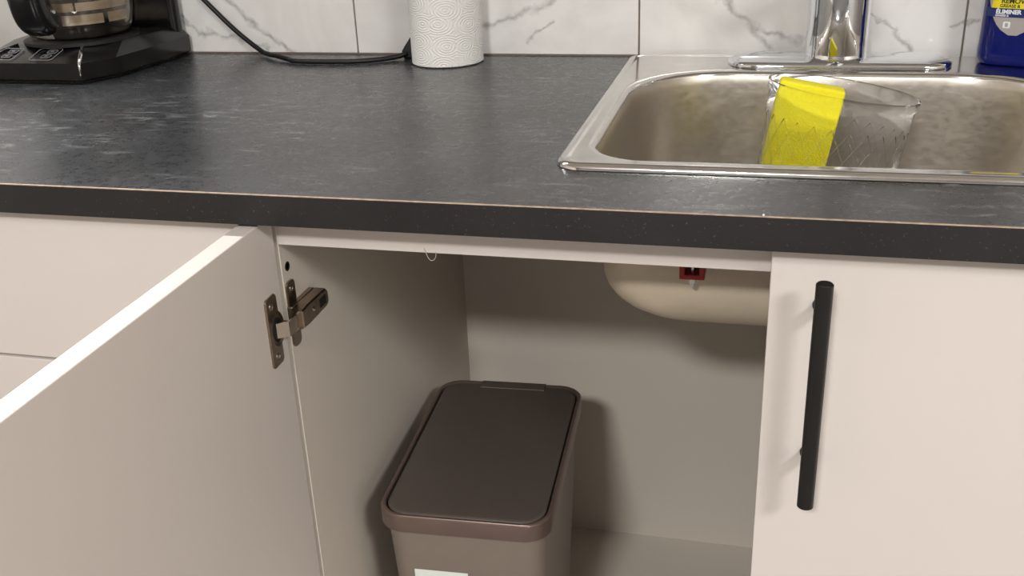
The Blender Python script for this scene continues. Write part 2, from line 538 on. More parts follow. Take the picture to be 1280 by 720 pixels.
# ------------------------------------------------------------------ sink cabinet
FY = 0.040            # front of the carcass
DF = 0.020            # front face of the doors
PX = -0.4362          # inner face of the left side panel
ZB = -0.766           # upper face of the cabinet bottom
sc = root('sink_cabinet', (0.0, 0.32, -H))
tag(sc, 'white base cabinet under the sink with its left door standing open', 'cabinet')
put('side_panel', bx((PX - 0.018, FY, ZB - 0.018), (PX, 0.632, -T - 0.0006), 0.0006, 1), 'inside', sc)
put('side_panel', bx((0.4325, FY, ZB - 0.018), (0.4505, 0.632, -T - 0.0006), 0.0006, 1), 'inside', sc)
put('back_panel', bx((PX, 0.600, ZB), (0.4325, 0.606, -T - 0.0006)), 'inside', sc)
put('bottom_panel', bx((PX, FY, ZB - 0.018), (0.4325, 0.606, ZB), 0.0005, 1), 'inside', sc)
put('front_rail', bx((PX, FY, -0.0622), (0.4325, FY + 0.018, -T - 0.0006), 0.0008, 2), 'melamine', sc)
put('plinth', bx((PX, 0.10, -H), (0.4325, 0.116, ZB - 0.018)), 'melamine', sc)
bm = bmesh.new()
lathe(bm, [(0.0046, 0), (0.0046, 0.0006), (0.003, 0.0006), (0.003, -0.0)], (PX, 0.0515, -0.0885), 20, 'x', False, True)
put('shelf_hole', bm, 'hole', sc)['label'] = 'dark drilled hole in the side panel'
# closed right-hand door and its bar handle
rd = put('door', bx((0.0085, DF, ZB - 0.014), (0.4485, DF + 0.0185, -T - 0.0035), 0.0009, 2), 'melamine', sc)
bm = bmesh.new()
hx, hy = 0.0488, -0.015
lathe(bm, [(0.0055, -0.2515), (0.0068, -0.2505), (0.0068, -0.0475), (0.0058, -0.0465)], (hx, hy, 0), 28, 'z', True, True)
for hz in (-0.080, -0.219):
    lathe(bm, [(0.0050, -0.015), (0.0050, DF - 0.003), (0.0062, DF - 0.002), (0.0062, DF)], (hx, 0, hz), 20, 'y', True, True)
put('handle', bm, 'black_metal', rd, True, angle=40)['label'] = 'black bar handle'
# open left-hand door, standing just past a right angle to the front
DA = math.radians(-0.95)
DX, DY = -0.4365, 0.0335        # inner face, hinge side
def dpt(across, along, z):       # across: into the thickness; along: away from the hinge
    ax = Vector((-math.cos(DA), math.sin(DA), 0)); al = Vector((-math.sin(DA), -math.cos(DA), 0))
    return Vector((DX, DY, z)) + ax * across + al * along
bm = bmesh.new()
vs = box(bm, (0, 0, ZB - 0.014), (0.0195, 0.438, -T - 0.0035), 0.0009, 2)
for v in bm.verts:
    v.co = dpt(v.co.x, v.co.y, v.co.z)
od = put('door', bm, 'melamine', sc)
od['label'] = 'door swung wide open, showing its inner face'
# hinge between open door and side panel
HZ = -0.1365
hg = root('hinge', (PX, 0.03, HZ))   # replaced by its first piece below
bpy.data.objects.remove(hg, do_unlink=True)
bm = bmesh.new()
prof = rrect(-0.011, 0.011, -0.035, 0.035, 0.004, 0, 5)
cc = 0.0255                        # distance of the flange's middle from the door's hinge edge
def flange(p, d): return dpt(-d, cc - p[0], HZ + p[1])
loft(bm, [[flange(p, 0.0) for p in prof], [flange(p, 0.0016) for p in prof], [flange((p[0] * 0.95, p[1] * 0.985), 0.0021) for p in prof]])
# round ear of the cup flange, towards the hinge edge
lp = lambda d, s=1.0: [flange((0.006 + 0.0135 * s * math.cos(2 * math.pi * k / 28), 0.0175 * s * math.sin(2 * math.pi * k / 28)), d) for k in range(28)]
loft(bm, [lp(0.0), lp(0.0018), lp(0.0022, 0.96)])
hinge = put('hinge', bm, 'nickel', sc, True, angle=35)
hinge['label'] = 'nickel concealed hinge'
bm = bmesh.new()
lp = lambda d, s=1.0: [flange((0.004 + 0.0085 * s * math.cos(2 * math.pi * k / 28), 0.0125 * s * math.sin(2 * math.pi * k / 28)), d) for k in range(28)]
loft(bm, [lp(0.0021), lp(0.0025)])
put('hinge_cup', bm, 'hole', hinge)
for s in (-1, 1):
    p = flange((-0.001, s * 0.0255), 0.002)
    screw('screw', p, 0.0038, hinge, 'x')
# mounting plate on the panel
bm = bmesh.new()
pl = rrect(0.042, 0.058, HZ - 0.034, HZ + 0.034, 0.005, 0, 5)
loft(bm, [[(PX, p[0], p[1]) for p in pl], [(PX + 0.0022, p[0], p[1]) for p in pl]])
put('mounting_plate', bm, 'nickel', hinge, True, angle=35)
screw('screw', (PX + 0.0022, 0.050, HZ + 0.026), 0.0035, hinge, 'x')
bm = bmesh.new()
box(bm, (PX, 0.040, HZ - 0.0105), (PX + 0.006, 0.090, HZ + 0.0105), 0.001)
put('arm_rail', bm, 'nickel', hinge)
bm = bmesh.new()
arm = [(0.036, -0.0095), (0.036, 0.0095), (0.050, 0.0105), (0.091, 0.0095), (0.095, 0.006), (0.095, -0.006), (0.091, -0.0095), (0.050, -0.0105)]
loft(bm, [[(PX + 0.006, y, HZ + z) for y, z in arm], [(PX + 0.0165, y, HZ + z) for y, z in arm], [(PX + 0.018, y + (0.001 if y < 0.06 else -0.001), HZ + z * 0.86) for y, z in arm]])
put('arm', bm, 'nickel', hinge)
bm = bmesh.new()
box(bm, (PX + 0.0178, 0.074, HZ - 0.0045), (PX + 0.0186, 0.088, HZ + 0.0045))
put('arm_slot', bm, 'hole', hinge)
screw('screw', (PX + 0.018, 0.060, HZ), 0.003, hinge, 'x', 'nickel')
# bright link from the cup to the arm
bm = bmesh.new()
a = flange((0.002, 0), 0.001); b_ = Vector((PX + 0.012, 0.038, HZ))
pts = [a, a + Vector((0.010, 0.006, 0)), Vector((PX + 0.0125, 0.028, HZ)), b_]
lo_, hi_ = [], []
loops = []
for p in pts:
    loops.append([p + Vector((0, 0, -0.0075)), p + Vector((0.0022, -0.0012, -0.0075)), p + Vector((0.0022, -0.0012, 0.0075)), p + Vector((0, 0, 0.0075))])
loft(bm, loops)
put('link', bm, 'nickel_bright', hinge)
bm = bmesh.new()
box(bm, (PX + 0.0035, 0.014, HZ - 0.004), (PX + 0.0125, 0.024, HZ + 0.005), 0.001)
put('damper', bm, 'black_matte', hinge)

# ------------------------------------------------------------------ drawer cabinet to the left
dc = root('drawer_cabinet', (-0.86, 0.32, -H))
tag(dc, 'white drawer cabinet to the left of the open door', 'cabinet')
put('body', bx((-1.25, FY, ZB - 0.018), (PX - 0.0185, 0.632, -T - 0.0006)), 'melamine', dc)
zt = -T - 0.0035
for z1, z0 in ((zt, -0.1925), (-0.1955, -0.47), (-0.473, ZB - 0.014)):
    put('drawer_front', bx((-1.248, DF, z0), (PX - 0.0240, DF + 0.0185, z1), 0.0009, 2), 'melamine', dc)
put('plinth', bx((-1.25, 0.10, -H), (PX - 0.0185, 0.116, ZB - 0.018)), 'melamine', dc)
# base cabinet on the far right keeps the run going
rc = root('base_cabinet', (0.72, 0.32, -H))
tag(rc, 'white base cabinet to the right of the sink cabinet', 'cabinet')
put('body', bx((0.4515, FY, ZB - 0.018), (0.99, 0.632, -T - 0.0006)), 'melamine', rc)
put('door', bx((0.4525, DF, ZB - 0.014), (0.988, DF + 0.0185, zt), 0.0009, 2), 'melamine', rc)
put('plinth', bx((0.4515, 0.10, -H), (0.99, 0.116, ZB - 0.018)), 'melamine', rc)

# ------------------------------------------------------------------ sink
sk = root('kitchen_sink', (0.078, 0.36, -0.19))
tag(sk, 'stainless steel drop-in sink with rounded bowl set in the worktop', 'sink')
SX0, SX1, SY0, SY1 = -0.1875, 0.3435, 0.101, 0.622
BX0, BX1, BY0, BY1, RF, RB = -0.1595, 0.3155, 0.1275, 0.5165, 0.055, 0.115
def outer(d, z, r): return rrect(SX0 + d, SX1 - d, SY0 + d, SY1 - d, max(0.004, r - d), z, 10)
def bowl(d, z, dr=None):
    dr = d if dr is None else dr
    return rrect(BX0 + d, BX1 - d, BY0 + d, BY1 - d, max(0.02, RF - dr * 0.4), z, 10, max(0.03, RB - dr * 0.4))
bm = bmesh.new()
loops = [outer(0.0, 0.0006, 0.026), outer(0.0003, 0.0026, 0.026), outer(0.0014, 0.0046, 0.026), outer(0.0036, 0.0060, 0.026),
         outer(0.0070, 0.0066, 0.026), outer(0.0095, 0.0064, 0.026), outer(0.0115, 0.0058, 0.026), outer(0.0135, 0.0056, 0.026)]
loops += [bowl(-0.0085, 0.0055), bowl(-0.0050, 0.0052), bowl(-0.0020, 0.0040), bowl(-0.0004, 0.0022), bowl(0.0, 0.0)]
loft(bm, loops, False, False)
put('rim', bm, 'steel_rim', sk, True)
bm = bmesh.new()
DEP = 0.1775
loops = [bowl(0.0, 0.0), bowl(0.0012, -0.004), bowl(0.002, -0.010)]
for k in range(1, 7):
    loops.append(bowl(0.002 + 0.006 * k / 6, -0.010 - (DEP - 0.075) * k / 6))
RR = 0.065
for k in range(1, 9):
    a = math.radians(90 * k / 8)
    loops.append(bowl(0.008 + RR * (1 - math.cos(a)), -(DEP - RR) - RR * math.sin(a), 0.008))
loops.append(bowl(0.13, -DEP - 0.002, 0.06))
loft(bm, loops, False, False)
# bottom down to the drain
inner = [v.co.copy() for v in list(bm.verts)[-44:]]
last = list(bm.verts)[-44:]
cx, cy = 0.078, 0.33
prev = last
for s, dz in ((0.6, -0.003), (0.3, -0.0045)):
    cur = []
    for v in inner:
        d = Vector((v.x - cx, v.y - cy, 0))
        tgt = d.normalized() * 0.045
        q = tgt.lerp(d, (s - 0.3) / 0.7)
        cur.append(bm.verts.new((cx + q.x, cy + q.y, -DEP + dz)))
    for i in range(44):
        j = (i + 1) % 44
        bm.faces.new((prev[i], prev[j], cur[j], cur[i]))
    prev = cur
put('bowl', bm, 'steel_bowl', sk, True)
bm = bmesh.new()
lathe(bm, [(0.0455, 0.0005), (0.043, 0.0012), (0.036, -0.003), (0.034, -0.010), (0.03, -0.012), (0.008, -0.012), (0.007, -0.004), (0.001, -0.003)], (cx, cy, -DEP - 0.0045), 36, cap1=True)
put('drain', bm, 'steel_rim', sk, True, angle=40)
# coated underside
bm = bmesh.new()
loops = [bowl(-0.004, -0.004), bowl(-0.001, -0.03)]
for k in range(1, 7):
    loops.append(bowl(-0.001 + 0.006 * k / 6, -0.03 - (DEP - 0.095) * k / 6))
for k in range(1, 9):
    a = math.radians(90 * k / 8)
    loops.append(bowl(0.005 + RR * (1 - math.cos(a)), -(DEP + 0.002 - RR) - RR * math.sin(a), 0.005))
loops.append(bowl(0.13, -DEP - 0.0045, 0.06))
loops.append(bowl(0.15, -DEP - 0.012, 0.06))
loft(bm, loops, False, True)
put('bowl_underside', bm, 'steel_coat', sk, True)['label'] = 'beige coated underside of the bowl'
bm = bmesh.new()
lathe(bm, [(0.046, -0.012), (0.046, -0.03), (0.025, -0.045), (0.025, -0.12)], (cx, cy + 0.0, -DEP), 30, cap1=True)
put('drain_outlet', bm, 'white_plastic', sk, True, angle=40)
# red clamp under the front rim
bm = bmesh.new()
kx, ky, kz = -0.0600, 0.112, -0.0965
box(bm, (kx - 0.0115, ky - 0.009, kz), (kx - 0.0065, ky + 0.012, -0.030), 0.0008)
box(bm, (kx + 0.0065, ky - 0.009, kz), (kx + 0.0115, ky + 0.012, -0.030), 0.0008)
box(bm, (kx - 0.0115, ky - 0.009, kz - 0.004), (kx + 0.0115, ky + 0.012, kz + 0.001), 0.0012)
clip = put('clamp', bm, 'red', sk)
clip['label'] = 'red plastic mounting clamp'
bm = bmesh.new()
lathe(bm, [(0.0022, 0.06), (0.0022, -0.004), (0.0042, -0.004), (0.0042, -0.008), (0.003, -0.0095), (0.0022, -0.012)], (kx, ky, kz - 0.001), 6, cap0=True, cap1=True)
put('screw', bm, 'screw', clip)

# ------------------------------------------------------------------ faucet
fc = root('faucet', (0.0785, 0.567, 0.0056))
tag(fc, 'chrome faucet with a wide base plate behind the sink bowl', 'faucet')
def stad(d, z): return rrect(-0.0565 + d, 0.2105 - d, 0.5275 + d, 0.6060 - d, 0.0390 - d, z, 12)
bm = bmesh.new()
loft(bm, [stad(0.001, 0.0057), stad(0.0, 0.0077), stad(0.0005, 0.0100), stad(0.002, 0.0122), stad(0.005, 0.0142), stad(0.012, 0.0162), stad(0.022, 0.0176), stad(0.034, 0.0180)])
put('base_plate', bm, 'chrome', fc, True)
bm = bmesh.new()
lathe(bm, [(0.0375, 0.0145), (0.0375, 0.018), (0.0370, 0.0195), (0.03695, 0.0205), (0.0369, 0.0225), (0.0368, 0.08), (0.0363, 0.142), (0.0362, 0.1445), (0.0360, 0.146), (0.024, 0.152), (0.010, 0.156), (0.001, 0.156)], (0.0745, 0.5715, 0), 64, cap0=True, cap1=True)
put('body', bm, 'chrome', fc, True, angle=50)
bm = bmesh.new()
tube(bm, spline([(0.0785, 0.565, 0.10), (0.0785, 0.50, 0.135), (0.0785, 0.43, 0.165), (0.0785, 0.385, 0.17), (0.0785, 0.368, 0.155)], 6), 0.013, 20)
put('spout', bm, 'chrome', fc, True, angle=50)
bm = bmesh.new()
tube(bm, spline([(0.0765, 0.5715, 0.153), (0.0775, 0.568, 0.17), (0.0785, 0.53, 0.205), (0.0785, 0.49, 0.225)], 6), [0.012] * 6 + [0.010] * 6 + [0.008] * 7, 16)
put('lever', bm, 'chrome', fc, True, angle=50)

# ------------------------------------------------------------------ sponge holder and sponge
TL, TX = math.radians(-8.6), math.radians(-4.0)
HC = Vector((0.0770, 0.400, 0.0118))      # middle of the container's mouth
HM = Matrix.Rotation(-TL, 3, 'Y') @ Matrix.Rotation(TX, 3, 'X')
HLEN, RT, RBT = 0.173, 0.0795, 0.0690
def hr(z): return RT + (RBT - RT) * (-z / HLEN)
def hp(a, z, r): return HC + HM @ Vector((r * math.cos(a), r * math.sin(a), z))
bm = bmesh.new()
prof = [(0.002, -HLEN), (RBT - 0.008, -HLEN), (RBT - 0.002, -HLEN + 0.002), (RBT, -HLEN + 0.008)] + [(hr(z), z) for z in (-0.15, -0.10, -0.05, -0.012)]
prof += [(RT + 0.0016, -0.0095), (RT + 0.0022, -0.001), (RT + 0.0012, 0.0), (RT - 0.0008, -0.0008)] + [(hr(z) - 0.0018, z) for z in (-0.012, -0.05, -0.10)]
prof += [(hr(-0.118) - 0.003, -0.118), (hr(-0.12) - 0.008, -0.121), (0.002, -0.1215)]
nn = 64
loft(bm, [[hp(2 * math.pi * k / nn, z, r) for k in range(nn)] for r, z in prof])
holder = put('plastic_container', bm, 'clear', None, True, angle=40)
tag(holder, 'clear round plastic container with diamond ribs, tilted inside the sink bowl', 'container')
bm = bmesh.new()
for sx in (1, -1):
    for k in range(26):
        a0 = 2 * math.pi * k / 26
        tube(bm, [hp(a0 + sx * 0.95 * t / 14, -0.034 - 0.13 * t / 14, hr(-0.034 - 0.13 * t / 14) + 0.0002) for t in range(15)], 0.00035, 5)
put('diamond_ribs', bm, 'clear', holder, True)['label'] = 'raised diamond lattice around the side'
# the sponge
TS = math.radians(-10.5)
bm = bmesh.new()
g = bmesh.ops.create_grid(bm, x_segments=1, y_segments=1, size=1); bm.clear()
box(bm, (-0.0355, -0.013, -0.1115), (0.0355, 0.013, 0.0), 0.0035, 3)
SCN = Vector((0.0445, 0.405, 0.0155))
for v in bm.verts:
    x, y, z = v.co
    v.co = SCN + Vector((x * math.cos(TS) - z * math.sin(TS) * 0.95, y, x * math.sin(TS) + z * math.cos(TS)))
sp = put('sponge', bm, 'sponge', None, True, angle=50)
tag(sp, 'bright yellow sponge standing in the clear plastic container', 'sponge')

# ------------------------------------------------------------------ paper towel roll
TC = Vector((-0.4355, 0.5865, 0.0))
bm = bmesh.new()
n = 72; rr = 0.0492
prof = [(0.019, 0.0012), (rr - 0.002, 0.0004), (rr, 0.002), (rr, 0.06), (rr, 0.12), (rr, 0.18), (rr, 0.24), (rr, 0.276), (rr - 0.002, 0.278), (0.021, 0.277)]
rows = lathe(bm, prof, TC, n)
uvl = bm.loops.layers.uv.new('uv')
for f in bm.faces:
    for l in f.loops:
        d = l.vert.co - TC
        a = (math.atan2(d.y, d.x) / (2 * math.pi) + 0.75) % 1.0
        l[uvl].uv = (a * 2 * math.pi * rr / 0.28, d.z / 0.28)
    us = [l[uvl].uv.x for l in f.loops]
    if max(us) - min(us) > 0.5:
        for l in f.loops:
            if l[uvl].uv.x < 0.5: l[uvl].uv.x += 2 * math.pi * rr / 0.28
pt = root('paper_towel_roll', TC)
tag(pt, 'white embossed paper towel roll standing against the tiled wall', 'paper towel')
put('paper', bm, 'towel', pt, True, angle=50)
bm = bmesh.new(); lathe(bm, [(0.019, 0.001), (0.0205, 0.001), (0.0205, 0.279), (0.019, 0.279), (0.019, 0.001)], TC, 32)
put('core', bm, simple('cardboard', (170, 140, 105), 0.85), pt, True, angle=50)

# ------------------------------------------------------------------ blue bottle
BC = Vector((0.2795, 0.5785, 0.0057))
bt = root('soap_bottle', BC, math.radians(-21))
tag(bt, 'blue dish soap bottle with a yellow and white label behind the sink', 'bottle')
def bl(hw, hd, z, r): return [BC + Vector(p) for p in rrect(-hw, hw, -hd, hd, r, z, 8)]
bm = bmesh.new()
prof = [(0.034, 0.020, 0.0), (0.0375, 0.0235, 0.002), (0.0395, 0.0255, 0.008), (0.0400, 0.0258, 0.016), (0.0393, 0.0248, 0.036), (0.0388, 0.0240, 0.07), (0.0382, 0.0235, 0.11),
        (0.0380, 0.0235, 0.14), (0.0370, 0.023, 0.16), (0.032, 0.021, 0.185), (0.021, 0.0165, 0.205), (0.0135, 0.0132, 0.216), (0.0130, 0.0128, 0.226)]
loft(bm, [bl(a, b, z, min(b * 0.86, a * 0.86)) for a, b, z in prof])
put('body', bm, 'blue_liquid', bt, True, angle=50)
bm = bmesh.new(); lathe(bm, [(0.0145, 0.227), (0.0145, 0.247), (0.010, 0.25), (0.006, 0.264), (0.003, 0.265)], BC, 24, cap0=True, cap1=True)
put('cap', bm, 'white_plastic', bt, True, angle=40)
def front_y(x, z):
    for (a, b, z0), (a2, b2, z1) in zip(prof, prof[1:]):
        if z0 <= z <= z1:
            t = (z - z0) / (z1 - z0); hd = b + (b2 - b) * t; hw = a + (a2 - a) * t
            r = min(hd * 0.86, hw * 0.86)
            over = max(0, abs(x) - (hw - r))
            return -(hd - r) - math.sqrt(max(0, r * r - over * over))
    return -0.02
def patch(name, fun, mat, parent, lift, nu=16, nv=12):
    """curved sticker: fun(u, v) -> (x, z) on the bottle front"""
    bm = bmesh.new()
    g0 = [[None] * (nu + 1) for _ in range(nv + 1)]
    for side in (0, 1):
        for j in range(nv + 1):
            for i in range(nu + 1):
                x, z = fun(i / nu, j / nv)
                g0[j][i] = bm.verts.new(BC + Vector((x, front_y(x, z) - lift - 0.0002 * side, z)))
        for j in range(nv):
            for i in range(nu):
                bm.faces.new((g0[j][i], g0[j][i + 1], g0[j + 1][i + 1], g0[j + 1][i]))
    return put(name, bm, mat, parent, True)
def lens(z0, z1, hw):
    def f(u, v):
        s = min(1.0, v * 1.6)
        wv = hw * math.sqrt(max(0.02, 1 - (1 - s) ** 2.2))
        return ((u * 2 - 1) * wv, z0 + (z1 - z0) * v)
    return f
def strip(z0, z1, x0, x1, slant=0.0):
    return lambda u, v: (x0 + (x1 - x0) * u + slant * (1 - v), z0 + (z1 - z0) * v)
lab = patch('front_label', lens(0.037, 0.15, 0.0335), 'label_grey', bt, 0.0004, 20, 20)
patch('navy_strip', strip(0.0575, 0.0680, -0.0325, 0.0325), 'label_navy', lab, 0.0008)
patch('yellow_strip', strip(0.0676, 0.095, -0.0250, 0.031, -0.002), 'label_yellow', lab, 0.0010)
def text(s, size, x, z, mat, parent, bold=0.0, align='LEFT'):
    cu = bpy.data.curves.new('label_text', 'FONT')
    cu.body = s; cu.size = size; cu.align_x = align; cu.extrude = 0.00008; cu.offset = bold
    to_ = bpy.data.objects.new('tmp_text', cu); C.objects.link(to_)
    bpy.context.view_layer.update()
    dg = bpy.context.evaluated_depsgraph_get()
    me = bpy.data.meshes.new_from_object(to_.evaluated_get(dg))
    bpy.data.objects.remove(to_, do_unlink=True)
    bm = bmesh.new(); bm.from_mesh(me); bpy.data.meshes.remove(me)
    for v in bm.verts:
        px, pz = x + v.co.x, z + v.co.y
        v.co = BC + Vector((px, front_y(px, pz) - 0.0013 - v.co.z, pz))
    return put('label_text', bm, mat, parent)
text('REMOVE', 0.0076, -0.0170, 0.0735, 'ink_dark', lab, 0.00022)
text('GREASE &', 0.0050, -0.0180, 0.0688, 'ink_dark', lab, 0.00012)
text('\u00c9LIMINER', 0.0066, -0.0215, 0.0615, 'ink_white', lab, 0.0003)
text('GRAISSE &', 0.0032, -0.0218, 0.0583, 'ink_white', lab, 0.0001)
bm = bmesh.new()
fr = rrect(-0.0120, -0.0040, 0.0450, 0.0525, 0.0015, 0, 4)
loft(bm, [[BC + Vector((p[0], front_y(p[0], p[1]) - 0.0006, p[1])) for p in fr], [BC + Vector((p[0], front_y(p[0], p[1]) - 0.0009, p[1])) for p in fr]])
put('label_icon', bm, 'ink_white', lab)
bm = bmesh.new(); box(bm, (BC.x - 0.0096, BC.y + front_y(-0.008, 0.048) - 0.0012, BC.z + 0.0466), (BC.x - 0.0064, BC.y + front_y(-0.008, 0.048) - 0.0008, BC.z + 0.0510))
put('label_icon', bm, 'label_grey', lab)

# ------------------------------------------------------------------ coffee maker
KX = -0.968
cm = root('coffee_maker', (KX, 0.52, 0))
tag(cm, 'black glossy drip coffee maker with glass carafe and button panel', 'coffee maker')
half = [(0.080, 0.408), (0.104, 0.455), (0.114, 0.570), (0.114, 0.628)]
def outline(s, z, dy=0.0, dz=None):
    pts = [(KX + x * s, y + dy) for x, y in half] + [(KX - x * s, y + dy) for x, y in half[::-1]]
    return [(x, y, z) for x, y in pts]
bm = bmesh.new()
l2 = outline(1.0, 0.028)
top = [(0.052, 0.462, 0.043), (0.088, 0.500, 0.043), (0.100, 0.575, 0.043), (0.100, 0.627, 0.043)]
l3 = [(KX + x, y, z) for x, y, z in top] + [(KX - x, y, z) for x, y, z in top[::-1]]
loft(bm, [outline(0.97, 0.004, 0.004), outline(1.0, 0.006), l2, l3])
bmesh.ops.bevel(bm, geom=[e for e in bm.edges if e.calc_face_angle(0) > 0.15], offset=0.0022, segments=3, profile=0.5, affect='EDGES')
put('base', bm, 'black_plastic', cm, True, angle=25)
bm = bmesh.new(); loft(bm, [outline(0.9, 0.0, 0.012), outline(0.9, 0.0045, 0.012)])
put('foot', bm, 'rubber', cm)
# sloping control panel: button pads, outlines and chrome trim
pa_, pb_ = Vector((KX, 0.4105, 0.0292)), Vector((KX, 0.4610, 0.0433))
pn = (pb_ - pa_); pl_ = pn.length; pn = pn.normalized(); pnorm = Vector((1, 0, 0)).cross(pn)
def pp(x, v, h=0.0): return pa_ + Vector((x, 0, 0)) + pn * v + pnorm * h
def pad(cx_, cv, w_, h_, r, hgt, name, mat):
    bm = bmesh.new(); L = rrect(cx_ - w_ / 2, cx_ + w_ / 2, cv - h_ / 2, cv + h_ / 2, r, 0, 4)
    loft(bm, [[pp(p[0], p[1], -0.0004) for p in L], [pp(p[0], p[1], hgt) for p in L]])
    return put(name, bm, mat, cm)
def outl(cx_, cv, w_, h_, r, rad=0.0004):
    bm = bmesh.new(); L = rrect(cx_ - w_ / 2, cx_ + w_ / 2, cv - h_ / 2, cv + h_ / 2, r, 0, 4)
    P = [pp(p[0], p[1], 0.0007) for p in L] + [pp(L[0][0], L[0][1], 0.0007)]
    tube(bm, P, rad, 5, caps=False)
    return put('button_outline', bm, 'grey_line', cm)
for bx_ in (-0.044, 0.018):
    for v_ in (0.016, 0.030):
        pad(bx_ + 0.1 * (v_ - 0.016), v_, 0.012, 0.008, 0.002, 0.0008, 'button', 'black_matte')
        pad(bx_ + 0.1 * (v_ - 0.016), v_, 0.005, 0.002, 0.0005, 0.0011, 'button_mark', 'grey_line')
        outl(bx_ + 0.1 * (v_ - 0.016), v_, 0.0135, 0.0095, 0.0025)
    outl(bx_ - 0.004, 0.022, 0.036, 0.034, 0.005)
for s in (1, -1):
    bm = bmesh.new()
    tube(bm, [(KX + s * 0.0785, 0.4085, 0.012), (KX + s * 0.0795, 0.4088, 0.0285), (KX + s * 0.066, 0.435, 0.0368), (KX + s * 0.0515, 0.4615, 0.0440)], [0.0012, 0.0018, 0.0034, 0.0012], 8)
    put('chrome_trim', bm, 'chrome', cm, True)
CC = Vector((-0.957, 0.520, 0))
bm = bmesh.new(); lathe(bm, [(0.078, 0.042), (0.078, 0.046), (0.074, 0.0475), (0.001, 0.0475)], CC, 48, cap1=True)
put('warming_plate', bm, 'black_matte', cm, True, angle=40)
# back tower and brewing head
def tw(x0, x1, y0, y1, z0, z1, r, name):
    bm = bmesh.new(); loft(bm, [rrect(x0, x1, y0, y1, r, z0, 6), rrect(x0, x1, y0, y1, r, z1 - 0.006, 6), rrect(x0 + 0.004, x1 - 0.004, y0 + 0.004, y1 - 0.004, r, z1, 6)])
    return put(name, bm, 'black_plastic', cm, True, angle=40)
tw(-1.078, -0.860, 0.606, 0.630, 0.03, 0.34, 0.010, 'tower')
tw(-1.070, -0.866, 0.450, 0.630, 0.215, 0.345, 0.03, 'brew_head')
# carafe: a thing of its own on the plate
cf = root('carafe', CC + Vector((0, 0, 0.0477)))
tag(cf, 'glass coffee carafe with black handle sitting on the coffee maker', 'carafe')
bm = bmesh.new(); z = 0.0478
po = [(0.001, z), (0.058, z), (0.068, z + 0.004), (0.074, z + 0.014), (0.0775, z + 0.035), (0.0775, z + 0.06), (0.074, z + 0.09), (0.066, z + 0.12), (0.058, z + 0.135), (0.058, z + 0.145)]
pi_ = [(r - 0.002 if r > 0.01 else r, h + (0.002 if k < 2 else 0.0)) for k, (r, h) in enumerate(po)]
lathe(bm, po + pi_[::-1], CC, 56, cap0=True, cap1=True)
put('glass_body', bm, 'glass', cf, True, angle=60)
bm = bmesh.new()  # added beige strips imitate the room mirrored in the carafe glass
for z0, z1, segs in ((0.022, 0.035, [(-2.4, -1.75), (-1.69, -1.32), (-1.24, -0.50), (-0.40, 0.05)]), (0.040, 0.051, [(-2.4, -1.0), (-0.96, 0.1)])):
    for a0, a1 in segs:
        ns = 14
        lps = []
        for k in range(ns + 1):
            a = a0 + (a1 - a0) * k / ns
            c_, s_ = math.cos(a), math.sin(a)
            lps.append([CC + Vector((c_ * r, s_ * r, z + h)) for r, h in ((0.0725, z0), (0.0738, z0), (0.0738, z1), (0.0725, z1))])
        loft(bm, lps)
put('reflection_band', bm, 'beige_reflection', cf, True, angle=40)['label'] = 'pale beige strips inside the glass standing in for room reflections'
bm = bmesh.new(); lathe(bm, [(0.057, z + 0.137), (0.061, z + 0.140), (0.061, z + 0.155), (0.05, z + 0.163), (0.001, z + 0.164)], CC, 40, cap0=True, cap1=True)
put('carafe_lid', bm, 'black_matte', cf, True, angle=40)
bm = bmesh.new()
hd = Vector((0.12, -1.0, 0)).normalized(); sd = Vector((1, 0.12, 0)).normalized()
hs = [(0.0800, 0.128, .011), (0.098, 0.130, .013), (0.113, 0.118, .015), (0.117, 0.09, .017), (0.114, 0.06, .019), (0.106, 0.04, .021), (0.093, 0.030, .019)]
lps = []
P = [CC + hd * r + Vector((0, 0, z + h)) for r, h, _ in hs]
Ps = spline(P, 5)
for i, p in enumerate(Ps):
    t = (Ps[min(i + 1, len(Ps) - 1)] - Ps[max(i - 1, 0)]).normalized()
    nrm = sd.cross(t).normalized()
    wd = 0.020; k0 = min(len(hs) - 1, i // 5); th = hs[k0][2] + (hs[min(k0 + 1, len(hs) - 1)][2] - hs[k0][2]) * ((i % 5) / 5)
    lps.append([p + sd * wd * 1.15 * math.copysign(abs(math.cos(a)) ** 0.6, math.cos(a)) + nrm * th * math.copysign(abs(math.sin(a)) ** 0.6, math.sin(a)) for a in [2 * math.pi * k / 20 for k in range(20)]])
loft(bm, lps)
hdl = put('handle', bm, 'black_plastic', cf, True, angle=50)
screw('screw', tuple(CC + hd * 0.1 + sd * 0.0232 + Vector((0, 0, z + 0.045))), 0.003, hdl, 'x')

# ------------------------------------------------------------------ power cord
pts = [(-0.8565, 0.628, 0.118), (-0.846, 0.628, 0.106), (-0.8216, 0.628, 0.081), (-0.777, 0.626, 0.0375), (-0.735, 0.618, 0.0085), (-0.712, 0.601, 0.0055), (-0.693, 0.587, 0.006), (-0.668, 0.572, 0.0042), (-0.649, 0.561, 0.0038), (-0.59, 0.5605, 0.0037), (-0.545, 0.571, 0.0037), (-0.515, 0.592, 0.0045), (-0.5, 0.602, 0.008)]
pcd = root('power_cord', (-0.69, 0.59, 0))
tag(pcd, 'black power cord curving down the tiles and along the worktop', 'cord')
bm = bmesh.new(); tube(bm, spline(pts, 8), 0.0035, 12)
put('cable', bm, 'rubber', pcd, True)
bm = bmesh.new()
L = lambda s, z, dx, dy: [(-0.4965 + dx + p[0] * s, 0.611 + dy + p[1] * s, z) for p in rrect(-0.0105, 0.0105, -0.0105, 0.0105, 0.003, 0, 3)]
